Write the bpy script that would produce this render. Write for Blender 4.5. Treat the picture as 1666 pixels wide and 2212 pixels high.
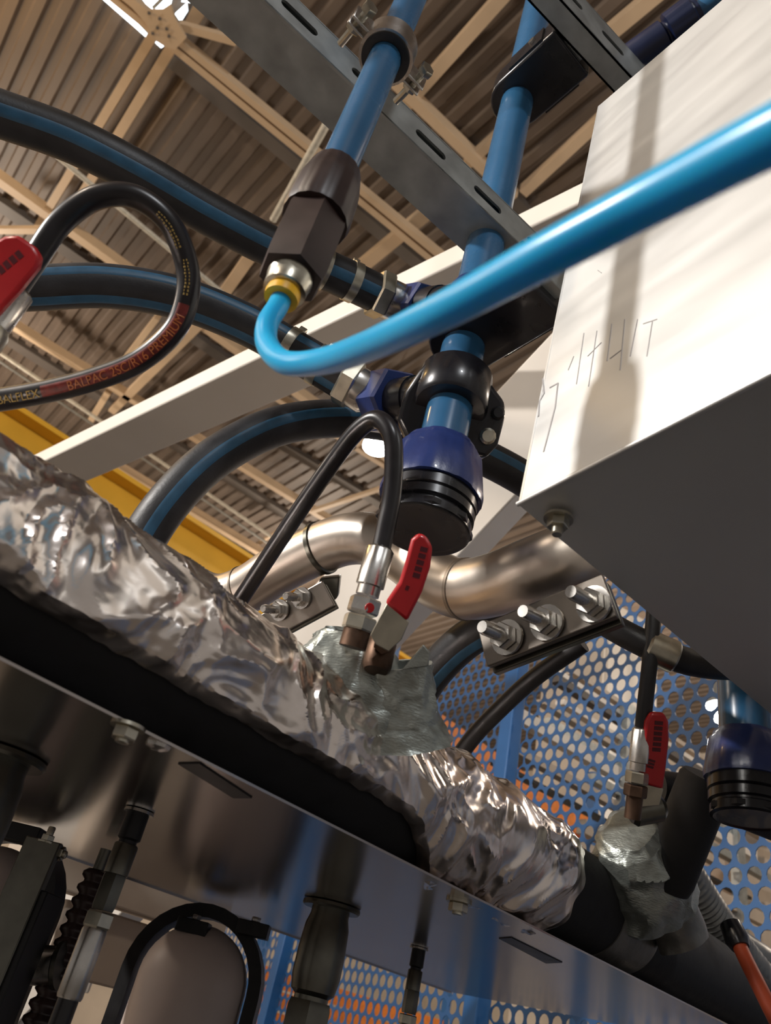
import bpy, math, random
from mathutils import Vector as V, Matrix, noise
random.seed(7)
for o in list(bpy.data.objects): bpy.data.objects.remove(o, do_unlink=True)
SC = bpy.context.scene
COL = SC.collection

# ---------------------------------------------------------------- camera
CAM = V((0, 0, 1.35)); F = 1664.0
FW = V((.583, .591, .5565)).normalized()
XR = V((.591, -.778, .206)); XR = (XR - FW * XR.dot(FW)).normalized()
DN = FW.cross(XR).normalized()
if DN.z > 0: DN = -DN
cd = bpy.data.cameras.new('camera'); cam = bpy.data.objects.new('camera', cd); COL.objects.link(cam)
cam.matrix_world = Matrix(((XR.x, -DN.x, -FW.x, CAM.x), (XR.y, -DN.y, -FW.y, CAM.y), (XR.z, -DN.z, -FW.z, CAM.z), (0, 0, 0, 1)))
cd.sensor_width = 36; cd.sensor_fit = 'AUTO'; cd.lens = F / 2212 * 36
cd.clip_start = .01; cd.clip_end = 100
cd.dof.use_dof = True; cd.dof.focus_distance = .72; cd.dof.aperture_fstop = 11
SC.camera = cam
# ---------------------------------------------------------------- world, light, exposure
w = bpy.data.worlds.new('world'); SC.world = w; w.use_nodes = True
w.node_tree.nodes['Background'].inputs[0].default_value = (.88, .81, .75, 1)
w.node_tree.nodes['Background'].inputs[1].default_value = .30
SC.view_settings.view_transform = 'Standard'; SC.view_settings.look = 'None'
SC.view_settings.gamma = 1; SC.view_settings.use_curve_mapping = False
SC.view_settings.exposure = 0.0

def area(name, loc, target, size, power, col):
    l = bpy.data.lights.new(name, 'AREA'); l.shape = 'DISK'; l.size = size; l.energy = power; l.color = col
    o = bpy.data.objects.new(name, l); COL.objects.link(o); o.location = loc
    o.rotation_euler = (V(target) - V(loc)).to_track_quat('-Z', 'Y').to_euler(); return o
area('work_floodlight', (-1.9, 1.7, 2.75), (.4, .2, 1.8), .11, 82, (1, .95, .90))
def omni(loc, power, col):
    l = bpy.data.lights.new('hall_light', 'POINT'); l.energy = power; l.color = col; l.shadow_soft_size = .2
    o = bpy.data.objects.new('hall_light', l); COL.objects.link(o); o.location = loc
for x, y in ((-4, 1.5), (0.5, 8.5), (5.2, -1.5), (9.0, 3.5), (7.0, 8.5), (-4.5, 7.5)):
    omni((x, y, 5.2), 330, (1, .84, .68))
omni((-3, -4.0, 5.2), 420, (.95, .97, 1))
omni((-1.3, 5.0, 6.1), 70, (1, .62, .22))  # warm light added out of view to turn the upper-left roof ribs golden

# ---------------------------------------------------------------- picture geometry helpers
def ray(px, py): return XR * ((px - 833) / F) + DN * ((py - 1106) / F) + FW
def U(px, py, d): return CAM + ray(px, py) * d
def onZ(px, py, z):                       # z above the camera
    r = ray(px, py); return CAM + r * (z / r.z)
def onP(px, py, p, n):
    r = ray(px, py); return CAM + r * ((p - CAM).dot(n) / r.dot(n))
def onV(p, px, py):                       # point of the vertical line through p nearest to the ray
    r = ray(px, py).normalized(); z = V((0, 0, 1)); w0 = p - CAM
    b = z.dot(r); return p + z * ((b * r.dot(w0) - z.dot(w0)) / (1 - b * b))
def mpp(p): return (p - CAM).dot(FW) / F   # metres per photo pixel at p
AZ = math.radians(-11)
E = V((math.cos(AZ), math.sin(AZ), 0)); N = V((-math.sin(AZ), math.cos(AZ), 0)); Z = V((0, 0, 1))
X = V((1, 0, 0)); Y = V((0, 1, 0))

# ---------------------------------------------------------------- materials
MATS = {}
def mat(name, base, rough=.5, metal=0., var=.12, vscale=30, bump=0., bscale=120, spec=.5, wave=None, emit=None, col2=None, stretch=None, coat=0, detail=4):
    m = bpy.data.materials.new(name); m.use_nodes = True; nt = m.node_tree; b = nt.nodes['Principled BSDF']
    b.inputs['Roughness'].default_value = rough; b.inputs['Metallic'].default_value = metal
    b.inputs['Specular IOR Level'].default_value = spec; b.inputs['Coat Weight'].default_value = coat
    tc = nt.nodes.new('ShaderNodeTexCoord'); mp = nt.nodes.new('ShaderNodeMapping'); nt.links.new(tc.outputs['Object'], mp.inputs[0])
    if stretch: mp.inputs['Scale'].default_value = stretch
    nz = nt.nodes.new('ShaderNodeTexNoise'); nz.inputs['Scale'].default_value = vscale; nz.inputs['Detail'].default_value = detail
    nt.links.new(mp.outputs[0], nz.inputs['Vector'])
    cr = nt.nodes.new('ShaderNodeValToRGB'); c2 = col2 or tuple(c * (1 - var * 2) for c in base)
    cr.color_ramp.elements[0].color = (*c2, 1); cr.color_ramp.elements[1].color = (*[min(1, c * (1 + var * .5)) for c in base], 1)
    cr.color_ramp.elements[0].position = .3; cr.color_ramp.elements[1].position = .7
    nt.links.new(nz.outputs['Fac'], cr.inputs[0]); nt.links.new(cr.outputs[0], b.inputs['Base Color'])
    mr = nt.nodes.new('ShaderNodeMapRange'); mr.inputs['To Min'].default_value = max(.02, rough * .8); mr.inputs['To Max'].default_value = min(1, rough * 1.25)
    nt.links.new(nz.outputs['Fac'], mr.inputs['Value']); nt.links.new(mr.outputs[0], b.inputs['Roughness'])
    if bump:
        n2 = nt.nodes.new('ShaderNodeTexNoise'); n2.inputs['Scale'].default_value = bscale; nt.links.new(mp.outputs[0], n2.inputs['Vector'])
        bp = nt.nodes.new('ShaderNodeBump'); bp.inputs['Strength'].default_value = bump; bp.inputs['Distance'].default_value = .002
        nt.links.new(n2.outputs['Fac'], bp.inputs['Height']); nt.links.new(bp.outputs[0], b.inputs['Normal'])
    if emit:
        b.inputs['Emission Color'].default_value = (*emit[:3], 1); b.inputs['Emission Strength'].default_value = emit[3]
    if name == 'tube_blue':
        b.inputs['Subsurface Weight'].default_value = .5; b.inputs['Subsurface Radius'].default_value = (.004, .008, .012); b.inputs['Subsurface Scale'].default_value = 1
    MATS[name] = m; return m
mat('floor', (.15, .135, .12), .5, var=.2, vscale=2)
mat('wall', (.62, .55, .46), .7, var=.08, vscale=1.5)
mat('deck', (.140, .106, .082), .55, var=.15, vscale=1.2)
mat('deck_dark', (.10, .085, .075), .6, var=.15, vscale=2)
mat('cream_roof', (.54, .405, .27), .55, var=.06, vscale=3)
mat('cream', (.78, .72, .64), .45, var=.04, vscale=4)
mat('cream_dark', (.52, .43, .34), .5, var=.08, vscale=8)  # darker cream; on the frame members it carries their shade
mat('yellow', (.80, .45, .035), .45, var=.06, vscale=3)
mat('galv', (.42, .44, .43), .42, .75, var=.12, vscale=35, bump=.05, bscale=60)
mat('pale_pole', (.62, .60, .52), .5)
mat('sheet', (.78, .79, .78), .42, .70, var=.018, vscale=6, stretch=(1, 1, 6))
mat('sheet_under', (.20, .205, .20), .45, .4, var=.10, vscale=5)
mat('pipe_blue', (.030, .125, .26), .26, var=.06, vscale=20, coat=.3)
mat('tube_blue', (.012, .42, .76), .30, var=.03, vscale=20)
mat('navy', (.022, .042, .17), .30, var=.12, vscale=40, bump=.06, bscale=300, coat=.2)
mat('black_plastic', (.010, .010, .014), .28, var=.2, vscale=40, coat=.15)
mat('brown_plastic', (.035, .019, .017), .40, var=.2, vscale=40)
mat('rubber', (.018, .018, .021), .48, var=.2, vscale=60, bump=.08, bscale=400)
mat('rubber_gloss', (.013, .011, .013), .30, var=.2, vscale=60)
mat('stripe', (.022, .10, .19), .45, var=.15, vscale=60)
mat('foam', (.010, .010, .012), .75, var=.2, vscale=60, bump=.1, bscale=200)
mat('stainless', (.66, .59, .52), .36, 1, var=.10, vscale=14, stretch=(1, 1, 1), bump=.03, bscale=60)
mat('stainless_plate', (.50, .46, .44), .20, 1, var=.06, vscale=5, bump=.012, bscale=30)
mat('zinc', (.56, .53, .44), .30, 1, var=.15, vscale=60)
mat('steel', (.60, .58, .55), .26, 1, var=.12, vscale=60)
mat('dark_steel', (.17, .165, .14), .30, .9, var=.15, vscale=40)
mat('black_steel', (.03, .03, .032), .4, .6, var=.2, vscale=40)
mat('brass', (.13, .08, .055), .45, .9, var=.3, vscale=60)
mat('red', (.50, .012, .018), .32, var=.06, vscale=60, coat=.2)
mat('print_dark', (.10, .008, .016), .5)
mat('print_gold', (.42, .28, .07), .5)
mat('print_red', (.20, .022, .016), .4, var=.3, vscale=200)
mat('print_orange', (.50, .15, .04), .45)
mat('yellow_ring', (.85, .46, .01), .4)
mat('foil', (.88, .80, .74), .24, 1, var=.05, vscale=50, bump=.10, bscale=70)
mat('tape', (.40, .43, .40), .36, .75, var=.10, vscale=60, bump=.25, bscale=260, stretch=(1, 1, 3))
mat('tape_dark', (.20, .195, .18), .40, .6, var=.15, vscale=40, bump=.2, bscale=160)
mat('fence', (.028, .105, .27), .45, var=.06, vscale=10)
mat('fence_post', (.022, .12, .33), .40, var=.06, vscale=10)
mat('orange', (.75, .22, .03), .5)
mat('cable_orange', (.62, .10, .035), .5)
mat('copper', (.12, .045, .03), .35, .6, var=.3, vscale=40)
mat('weld', (.33, .28, .23), .4, .9)
mat('sign_white', (.75, .75, .74), .6)
mat('sign_grey', (.25, .26, .28), .6)
mat('skylight', (.9, .95, 1), .5, emit=(.80, .92, 1, 3.2))
mat('lamp_glass', (1, 1, 1), .5, emit=(1, .98, .95, 40))
mat('pencil', (.42, .40, .40), .6)
mat('plate_steel', (.27, .24, .21), .34, .9, var=.15, vscale=30)
mat('dome', (.78, .65, .59), .42, .0, var=.08, vscale=10)
mat('machine', (.045, .043, .042), .5, var=.2, vscale=6)  # dark grey of the added box that stops floor bounce
mat('navy_dark', (.010, .016, .05), .3, coat=.2)
mat('bellows', (.035, .016, .014), .35, var=.3, vscale=40)

# ---------------------------------------------------------------- mesh building
def frame(a, ref=None):
    a = a.normalized(); ref = ref or (V((0, 0, 1)) if abs(a.z) < .9 else V((1, 0, 0)))
    u = (ref - a * ref.dot(a)).normalized(); return a, u, a.cross(u)
def merge(*ms):
    v, f = [], []
    for a, b in ms:
        k = len(v); v += a; f += [tuple(i + k for i in q) for q in b]
    return v, f
def lathe(prof, p, axis, n=24, ref=None, rib=0, ribn=0, phase=0):
    a, u, w_ = frame(axis, ref); v, f = [], []
    for r, h in prof:
        for k in range(n):
            t = 2 * math.pi * (k + phase) / n; rr = r * (1 + (rib * (1 if (k * ribn // n) % 2 else 0) if ribn else 0))
            v.append(p + a * h + (u * math.cos(t) + w_ * math.sin(t)) * rr)
    m = len(prof)
    for i in range(m - 1):
        for k in range(n):
            k2 = (k + 1) % n; f.append((i * n + k, i * n + k2, (i + 1) * n + k2, (i + 1) * n + k))
    f.append(tuple(reversed(range(n)))); f.append(tuple((m - 1) * n + k for k in range(n)))
    return v, f
def obox(c, ax, ay, az, hx, hy, hz):
    v = [c + ax * (hx * i) + ay * (hy * j) + az * (hz * k) for i in (-1, 1) for j in (-1, 1) for k in (-1, 1)]
    f = [(0, 1, 3, 2), (4, 6, 7, 5), (0, 4, 5, 1), (2, 3, 7, 6), (0, 2, 6, 4), (1, 5, 7, 3)]; return v, f
def beam(p0, p1, w_, h, up=Z):
    a = (p1 - p0); L = a.length; a.normalize(); s = a.cross(up).normalized(); u = s.cross(a)
    return obox((p0 + p1) / 2, a, s, u, L / 2, w_ / 2, h / 2)
def prism(poly, d):
    n = len(poly); v = list(poly) + [q + d for q in poly]
    f = [tuple(range(n)), tuple(reversed(range(n, 2 * n)))] + [(i, n + i, n + (i + 1) % n, (i + 1) % n) for i in range(n)]
    return v, f
def catmull(P, sub):
    out = []
    Q = [P[0] * 2 - P[1]] + list(P) + [P[-1] * 2 - P[-2]]
    for i in range(1, len(Q) - 2):
        for k in range(sub):
            t = k / sub; a, b, c, d = Q[i - 1], Q[i], Q[i + 1], Q[i + 2]
            out.append(.5 * ((2 * b) + (c - a) * t + (2 * a - 5 * b + 4 * c - d) * t * t + (3 * b - a - 3 * c + d) * t ** 3))
    out.append(P[-1]); return out
class Tube:
    def __init__(s, P, r, sub=8, facing=None):
        s.c = catmull(P, sub) if sub > 1 else list(P)
        if isinstance(r, (int, float)): s.r = [r] * len(s.c)
        else:
            s.r = []
            for i in range(len(s.c)):
                t = i / (len(s.c) - 1) * (len(r) - 1); j = min(int(t), len(r) - 2); s.r.append(r[j] * (1 - t + j) + r[j + 1] * (t - j))
        n = len(s.c); s.T = [(s.c[min(i + 1, n - 1)] - s.c[max(i - 1, 0)]).normalized() for i in range(n)]
        m = n // 2; face = facing or (CAM - s.c[m]); s.N = [None] * n
        s.N[m] = (face - s.T[m] * face.dot(s.T[m])).normalized()
        for i in range(m + 1, n): q = s.N[i - 1]; s.N[i] = (q - s.T[i] * q.dot(s.T[i])).normalized()
        for i in range(m - 1, -1, -1): q = s.N[i + 1]; s.N[i] = (q - s.T[i] * q.dot(s.T[i])).normalized()
        s.L = [0]
        for i in range(1, n): s.L.append(s.L[-1] + (s.c[i] - s.c[i - 1]).length)
    def at(s, i, ang, dr=0): b = s.T[i].cross(s.N[i]); return s.c[i] + (s.N[i] * math.cos(ang) + b * math.sin(ang)) * (s.r[i] + dr)
    def pt(s, l, ang, dr=0):
        l = max(0, min(s.L[-1], l)); i = 0
        while i < len(s.L) - 2 and s.L[i + 1] < l: i += 1
        t = (l - s.L[i]) / max(1e-9, s.L[i + 1] - s.L[i]); return s.at(i, ang, dr) * (1 - t) + s.at(i + 1, ang, dr) * t
    def mesh(s, n=20):
        v, f = [], []
        for i in range(len(s.c)): v += [s.at(i, 2 * math.pi * k / n) for k in range(n)]
        m = len(s.c)
        for i in range(m - 1):
            for k in range(n): k2 = (k + 1) % n; f.append((i * n + k, i * n + k2, (i + 1) * n + k2, (i + 1) * n + k))
        f.append(tuple(reversed(range(n)))); f.append(tuple((m - 1) * n + k for k in range(n))); return v, f
    def band(s, a0, a1, dr=.0004, l0=0, l1=1e9, k=6):
        l1 = min(l1, s.L[-1]); ls = [l0] + [l for l in s.L if l0 < l < l1] + [l1]; v, f = [], []
        for l in ls: v += [s.pt(l, a0 + (a1 - a0) * j / k, dr if 0 < j < k else -.0002) for j in range(k + 1)]
        for i in range(len(ls) - 1):
            for j in range(k): q = i * (k + 1) + j; f.append((q, q + 1, q + k + 2, q + k + 1))
        return v, f
WL = {}
def mk(name, vf, m, parent=None, smooth=40, bevel=0, label=None, **kw):
    v, f = vf; v = [V(q) for q in v]
    lo = V([min(q[i] for q in v) for i in range(3)]); hi = V([max(q[i] for q in v) for i in range(3)]); c = (lo + hi) / 2
    if not parent: c.z = lo.z
    me = bpy.data.meshes.new(name); me.from_pydata([q - c for q in v], [], f); me.update()
    import bmesh as _bm
    b = _bm.new(); b.from_mesh(me)
    if name in ('perforated_sheet', 'slotted_flange'): _bm.ops.remove_doubles(b, verts=b.verts, dist=.0003)
    _bm.ops.recalc_face_normals(b, faces=b.faces); b.to_mesh(me); b.free()
    if smooth: me.shade_smooth(); me.set_sharp_from_angle(angle=math.radians(smooth))
    me.materials.append(MATS[m]); o = bpy.data.objects.new(name, me); COL.objects.link(o); WL[o.name] = c.copy()
    if parent: o.parent = parent; o.location = c - WL[parent.name]
    else: o.location = c
    if bevel:
        b = o.modifiers.new('bevel', 'BEVEL'); b.width = bevel; b.segments = 2; b.limit_method = 'ANGLE'; b.angle_limit = math.radians(35)
    if label: o['label'] = label
    for k, q in kw.items(): o[k] = q
    return o
def thing(name, label, cat, loc, group=None, kind=None):
    o = bpy.data.objects.new(name, None); COL.objects.link(o); o.location = loc; o.empty_display_size = .02; WL[o.name] = V(loc)
    o['label'] = label; o['category'] = cat
    if group: o['group'] = group
    if kind: o['kind'] = kind; 
    return o
def struct(name, vf, m, label, **kw):
    o = mk(name, vf, m, smooth=0, **kw); o['kind'] = 'structure'; o['label'] = label; return o
def hexnut(p, axis, r, h, ref=None): return lathe([(r * .93, 0), (r, h * .12), (r, h * .88), (r * .93, h)], p, axis, 6, ref)
def bolt_parts(parent, p, axis, r, mtl='steel', stud=1.6, name='bolt'):
    a = axis.normalized()
    w_ = lathe([(r * 1.55, 0), (r * 1.55, r * .3)], p, a, 20); nu = hexnut(p + a * r * .3, a, r * 1.15, r * 1.0)
    st = lathe([(r * .62, r * 1.3), (r * .62, r * (1.3 + stud * .85)), (r * .5, r * (1.3 + stud))], p, a, 14)
    b = mk(name, nu, mtl, parent, smooth=30); mk('washer', w_, mtl, b); mk('stud', st, mtl, b); return b
def copyof(o, name, loc, parent=None, rot=None):
    c = o.copy(); c.name = name; COL.objects.link(c); WL[c.name] = V(loc); c.parent = parent
    c.location = V(loc) - WL[parent.name] if parent else loc
    return c
def text_mesh(s, size):
    cu = bpy.data.curves.new('t', 'FONT'); cu.body = s; cu.size = size; o = bpy.data.objects.new('t', cu); COL.objects.link(o)
    dg = bpy.context.evaluated_depsgraph_get(); dg.update(); me = bpy.data.meshes.new_from_object(o.evaluated_get(dg))
    v = [q.co.copy() for q in me.vertices]; f = [tuple(q.vertices) for q in me.polygons]
    bpy.data.objects.remove(o, do_unlink=True); bpy.data.curves.remove(cu); bpy.data.meshes.remove(me); return v, f

# ================================================================ SETTING
def gbox(e0, e1, n0, n1, z0, z1):
    return obox(E * ((e0 + e1) / 2) + N * ((n0 + n1) / 2) + Z * ((z0 + z1) / 2), E, N, Z, (e1 - e0) / 2, (n1 - n0) / 2, (z1 - z0) / 2)
struct('floor', gbox(-9, 14, -8, 15, -.1, 0), 'floor', 'grey concrete floor of the hall')
struct('wall_back', gbox(13.6, 13.8, -8, 15, 0, 7.4), 'wall', 'cream clad end wall of the hall beyond the fence')
struct('wall_left', gbox(-9, 13.6, 14.2, 14.4, 0, 7.4), 'wall', 'cream clad long wall of the hall')
RH = 5.75
ceil = thing('ceiling', 'brown corrugated roof deck with cream beams', 'ceiling', E * 3 + N * 4 + Z * (CAM.z + RH), kind='structure')
pitch = .16; sw = 1.12; n0, n1 = -7.5, 14.2
prof = []
for k in range(7):
    e = k * pitch; prof += [(e, 0), (e + pitch * .38, 0), (e + pitch * .5, .03), (e + pitch * .88, .03)]
prof.append((sw, 0))
sv = [E * (e - sw / 2) + N * q + Z * z for q in (-(n1 - n0) / 2, (n1 - n0) / 2) for e, z in prof]; k = len(prof)
sf = [(i, i + 1, k + i + 1, k + i) for i in range(k - 1)]
sheet0 = None
zroof = CAM.z + RH + .02
SKY = []
for i in range(20):
    e = -8.4 + sw * i
    c = E * (e + sw / 2) + N * ((n0 + n1) / 2) + Z * zroof
    if not sheet0: sheet0 = mk('roof_sheet', ([q + c for q in sv], sf), 'deck', ceil, smooth=0)
    else: copyof(sheet0, 'roof_sheet', WL['roof_sheet'] + E * (sw * i), ceil)
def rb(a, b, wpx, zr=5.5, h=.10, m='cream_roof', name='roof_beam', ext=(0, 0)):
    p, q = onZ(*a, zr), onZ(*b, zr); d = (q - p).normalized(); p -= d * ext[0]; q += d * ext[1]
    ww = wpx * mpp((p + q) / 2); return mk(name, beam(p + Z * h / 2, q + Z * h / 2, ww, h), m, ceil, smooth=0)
# chord seen as two angles side by side, with its gusset
for off in (-8, 8):
    rb((150 + off * .8, -90 - off * .8), (1040 + off * .8, 640 - off * .8), 14, 5.35, .07, name='chord_angle')
rb((360, 125), (960, 620), 30, 5.72, .12, 'deck_dark', 'shade_purlin')  # dark strip standing in for the shadow band beside the chord
gp = [onZ(a, b, 5.33) for a, b in ((262, -25), (318, 22), (350, 22), (368, 10), (376, 38), (402, 82), (378, 108), (355, 100), (330, 84), (315, 50), (280, 12), (240, -18))]
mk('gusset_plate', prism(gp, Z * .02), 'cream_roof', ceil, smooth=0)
for a, b in ((322, 28), (345, 40), (360, 62), (340, 60), (365, 78), (330, 72)):
    mk('rivet', lathe([(.012, 0), (.008, .012)], onZ(a, b, 5.33), -Z, 6), 'deck_dark', ceil)
for a, b, wp, zr in (((332, 72), (72, 505), 17, 5.45), ((376, 92), (128, 500), 19, 5.45),          # pair towards the left
                     ((1100, -20), (868, 240), 27, 5.5), ((1225, 165), (1005, 362), 20, 5.5), ((1340, 225), (1130, 420), 22, 5.5),
                     ((1470, -50), (1290, 100), 30, 5.5), ((925, 462), (778, 583), 26, 5.45),
                     ((428, 706), (240, 892), 17, 5.4), ((338, 690), (268, 780), 12, 5.4), ((232, 850), (195, 910), 13, 5.4), ((850, 905), (690, 1020), 11, 5.5),
                     ((548, 545), (470, 655), 24, 5.3), ((436, 8), (405, 66), 26, 5.4)):
    rb(a, b, wp, zr)
for a, b, wp, zr in (((830, 160), (1110, 432), 22, 5.45), ((-60, 353), (860, 1010), 20, 5.42), ((-60, 655), (740, 1148), 15, 5.4),
                     ((230, 1000), (600, 1222), 16, 5.2), ((560, 840), (1010, 1120), 13, 5.5), ((1040, 440), (1380, 740), 18, 5.5)):
    rb(a, b, wp, zr, name='roof_purlin')
for a, b, wp in (((-40, 420), (560, 830), 30), ((-60, 690), (720, 1180), 26), ((180, 985), (620, 1255), 22), ((600, 960), (900, 1140), 22), ((-60, 210), (240, 420), 20), ((960, 300), (1200, 520), 26)):
    rb(a, b, wp, 5.72, .10, 'deck_dark', 'shade_purlin')  # dark strips putting the same shade beside other roof beams
for a, b, wp in (((384, 58), (508, 92), 16), ((-20, 500), (92, 500), 14), ((672, 1108), (830, 1056), 9), ((380, 1075), (440, 1060), 8), ((545, 1185), (600, 1150), 6)):
    rb(a, b, wp, 5.35, .05, name='diagonal_brace')
mk('stay', Tube([onZ(706, 268, 4.6), onZ(590, 475, 4.6)], .026, 1).mesh(12), 'pale_pole', ceil)
for a, b in (((90, 310), (520, 665)), ((-30, 742), (620, 1182))):
    mk('conduit', Tube([onZ(*a, 5.1), onZ(*b, 5.1)], .022, 1).mesh(10), 'pale_pole', ceil)
mk('conduit', Tube([onZ(-30, 760, 5.1), onZ(600, 1188, 5.1)], .016, 1).mesh(10), 'galv', ceil)
for poly in ([(212, -10), (272, -10), (316, 52), (326, 90)], [(326, 84), (336, 82), (354, 100), (348, 104)], [(300, -12), (372, -12), (366, 18), (345, 22), (322, 18)], [(378, 30), (402, 8), (404, 26), (390, 48)], [(398, -12), (424, -12), (412, 6), (392, 4)]):
    mk('skylight_pane', prism([onZ(a, b, 5.66) for a, b in poly], Z * .02), 'skylight', ceil, smooth=0)
for a, b in (((243, -10), (322, 72)), ((360, -12), (330, 18))):
    rb(a, b, 7, 5.62, .04, 'galv', 'glazing_bar')

# yellow crane girder
g0, g1 = onZ(-120, 828, 3.5), onZ(640, 1305, 3.5); gd = (g1 - g0).normalized(); gn = gd.cross(Z).normalized()
if gn.dot(CAM - g0) < 0: gn = -gn
g0 -= gd * 1.5; g1 += gd * 2
gir = thing('crane_girder', 'yellow painted overhead crane girder behind the thick hoses', 'crane', (g0 + g1) / 2 - Z * 1.4)
L = (g1 - g0).length; gc = (g0 + g1) / 2
mk('web', obox(gc - Z * .65, gd, gn, Z, L / 2, .15, .65), 'yellow', gir, smooth=0)
mk('flange', obox(gc + gn * .06, gd, gn, Z, L / 2, .25, .022), 'yellow', gir, smooth=0)
mk('rail', obox(gc + Z * .10, gd, gn, Z, L / 2, .04, .05), 'deck_dark', gir, smooth=0)
pw = gc + gn * .152
s0, s1, s2 = onP(342, 1205, pw, gn), onP(425, 1255, pw, gn), None
sl = (s1 - s0).length
sp = mk('sign_panel', obox((s0 + s1) / 2 - Z * .12 + gn * .004, gd, gn, Z, sl / 2 + .2, .004, .12), 'sign_white', gir, smooth=0, label='white sign panel with grey lettering')
for i in range(7):
    c = s0 + gd * (sl * (i + .3) / 7) - Z * .12 + gn * .009
    mk('letter', obox(c, gd, gn, Z, .022, .001, .05), 'sign_grey', sp, smooth=0)

# lamps
def lamp(px, py, zr, r, label, grp):
    c = onZ(px, py, zr); t = thing('high_bay_lamp', label, 'lamp', c, group=grp)
    mk('lens', lathe([(r * .2, -.012), (r, 0), (r, .03)], c, Z, 24), 'lamp_glass', t)
    mk('housing', lathe([(r * 1.05, .028), (r * 1.05, .06), (r * .5, .2), (r * .4, .35)], c, Z, 24), 'galv', t)
    mk('rod', lathe([(.01, .34), (.01, RH - zr - .0)], c, Z, 8), 'galv', t)
lamp(812, 968, 4.7, .13, 'glaring round lamp under the roof seen through the black hose loop', 'hall lamps')
lamp(1562, 1534, 2.6, .12, 'upper of two small bright lamps seen through the perforated fence', 'hall lamps')
lamp(1567, 1553, 3.0, .12, 'lower of two small bright lamps seen through the perforated fence', 'hall lamps')

# ================================================================ FENCE
fa = math.radians(70); FD = V((math.cos(fa), math.sin(fa), 0)); FN = V((FD.y, -FD.x, 0))
f0 = U(1200, 1500, 2.2)
fence = thing('perforated_fence', 'blue perforated sheet fence with blue posts behind the machine', 'fence', V((f0.x, f0.y, 0)))
FZ = CAM.z + 1.25
def fS(px, py): return (onP(px, py, f0, FN) - f0).dot(FD)
post_s = [fS(1112, 1560), fS(603, 2120)]
def perf(s0, s1, z0, z1, p=.042, r=.0165):
    v, f = [], []; dx = p; dy = p * math.sqrt(3) / 2; rows = int((z1 - z0) / dy)
    for j in range(rows):
        n = int((s1 - s0) / dx)
        for i in range(n):
            cs = s0 + (i + .5 + .5 * (j % 2)) * dx; cz = z0 + (j + .5) * dy; k = len(v)
            for q in range(12):
                t = math.pi * q / 6 + math.pi / 6; R = p / math.sqrt(3) if q % 2 == 0 else p / 2
                v.append((cs + math.cos(t) * R, cz + math.sin(t) * R))
            for q in range(12):
                t = math.pi * q / 6 + math.pi / 6; v.append((cs + math.cos(t) * r, cz + math.sin(t) * r))
            f += [(k + q, k + (q + 1) % 12, k + 12 + (q + 1) % 12, k + 12 + q) for q in range(12)]
    return [V((f0.x, f0.y, 0)) + FD * a + Z * b for a, b in v], f
ends = [fS(1666, 1700) - 1.2, post_s[0], post_s[1], post_s[1] + .95]
for i in range(3):
    s0_, s1_ = ends[i] + .03, ends[i + 1] - .02
    o = mk('perforated_sheet', perf(s0_, s1_, .1, FZ), 'fence', fence, smooth=0)
    md = o.modifiers.new('solid', 'SOLIDIFY'); md.thickness = .002
for s in ends:
    c = V((f0.x, f0.y, FZ / 2)) + FD * s - FN * .012
    mk('fence_post', obox(c, FD, FN, Z, .028, .022, FZ / 2 + .02), 'fence_post', fence, bevel=.004)

# things beyond the fence
def cabinet(px, py, d, wpx, hpx, m, name, label, cat):
    c = U(px, py, d); k = d / F; wv = wpx * k; top = c.z + hpx * k / 2
    t = thing(name, label, cat, V((c.x, c.y, 0)))
    mk('body', obox(V((c.x, c.y, top / 2)), FD, FN, Z, wv / 2, .3, top / 2), m, t, bevel=.01, smooth=0)
    mk('door', obox(V((c.x, c.y, top / 2)) - FN * .31, FD, FN, Z, wv * .46, .012, top * .46), m, t, bevel=.004, smooth=0)
    mk('handle', obox(V((c.x, c.y, top / 2)) - FN * .335 + FD * wv * .38, FD, FN, Z, .015, .014, .1), 'black_steel', t, bevel=.004, smooth=0)
cabinet(1290, 1500, 7.0, 200, 330, 'cream', 'control_cabinet', 'cream control cabinet seen through the fence right of the blue post', 'cabinet')
cabinet(1620, 1800, 4.0, 130, 240, 'cream_dark', 'tool_cabinet', 'beige cabinet seen through the fence at the right edge', 'cabinet')
for i, (px0, py0, px1, py1, d) in enumerate(((830, 1450, 1275, 1765, 1.55), (560, 2075, 960, 2200, .40))):
    a, b = onZ(px0, py0, d), onZ(px1, py1, d)
    t = thing('storage_rack', ('orange storage rack seen through the fence behind the foil pipe', 'orange storage rack seen through the fence under the steel tray')[i], 'rack', V(((a.x + b.x) / 2, (a.y + b.y) / 2, 0)))
    dd = (b - a).normalized()
    for k in range(3):
        mk('shelf_beam', beam(a - Z * (.10 + .17 * k), b - Z * (.10 + .17 * k), .05, .15), 'orange', t, smooth=0)
    for q in (a, b): mk('upright', obox(V((q.x, q.y, (q.z + .3) / 2)), X, Y, Z, .04, .04, (q.z + .3) / 2), 'fence_post', t, smooth=0)

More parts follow.
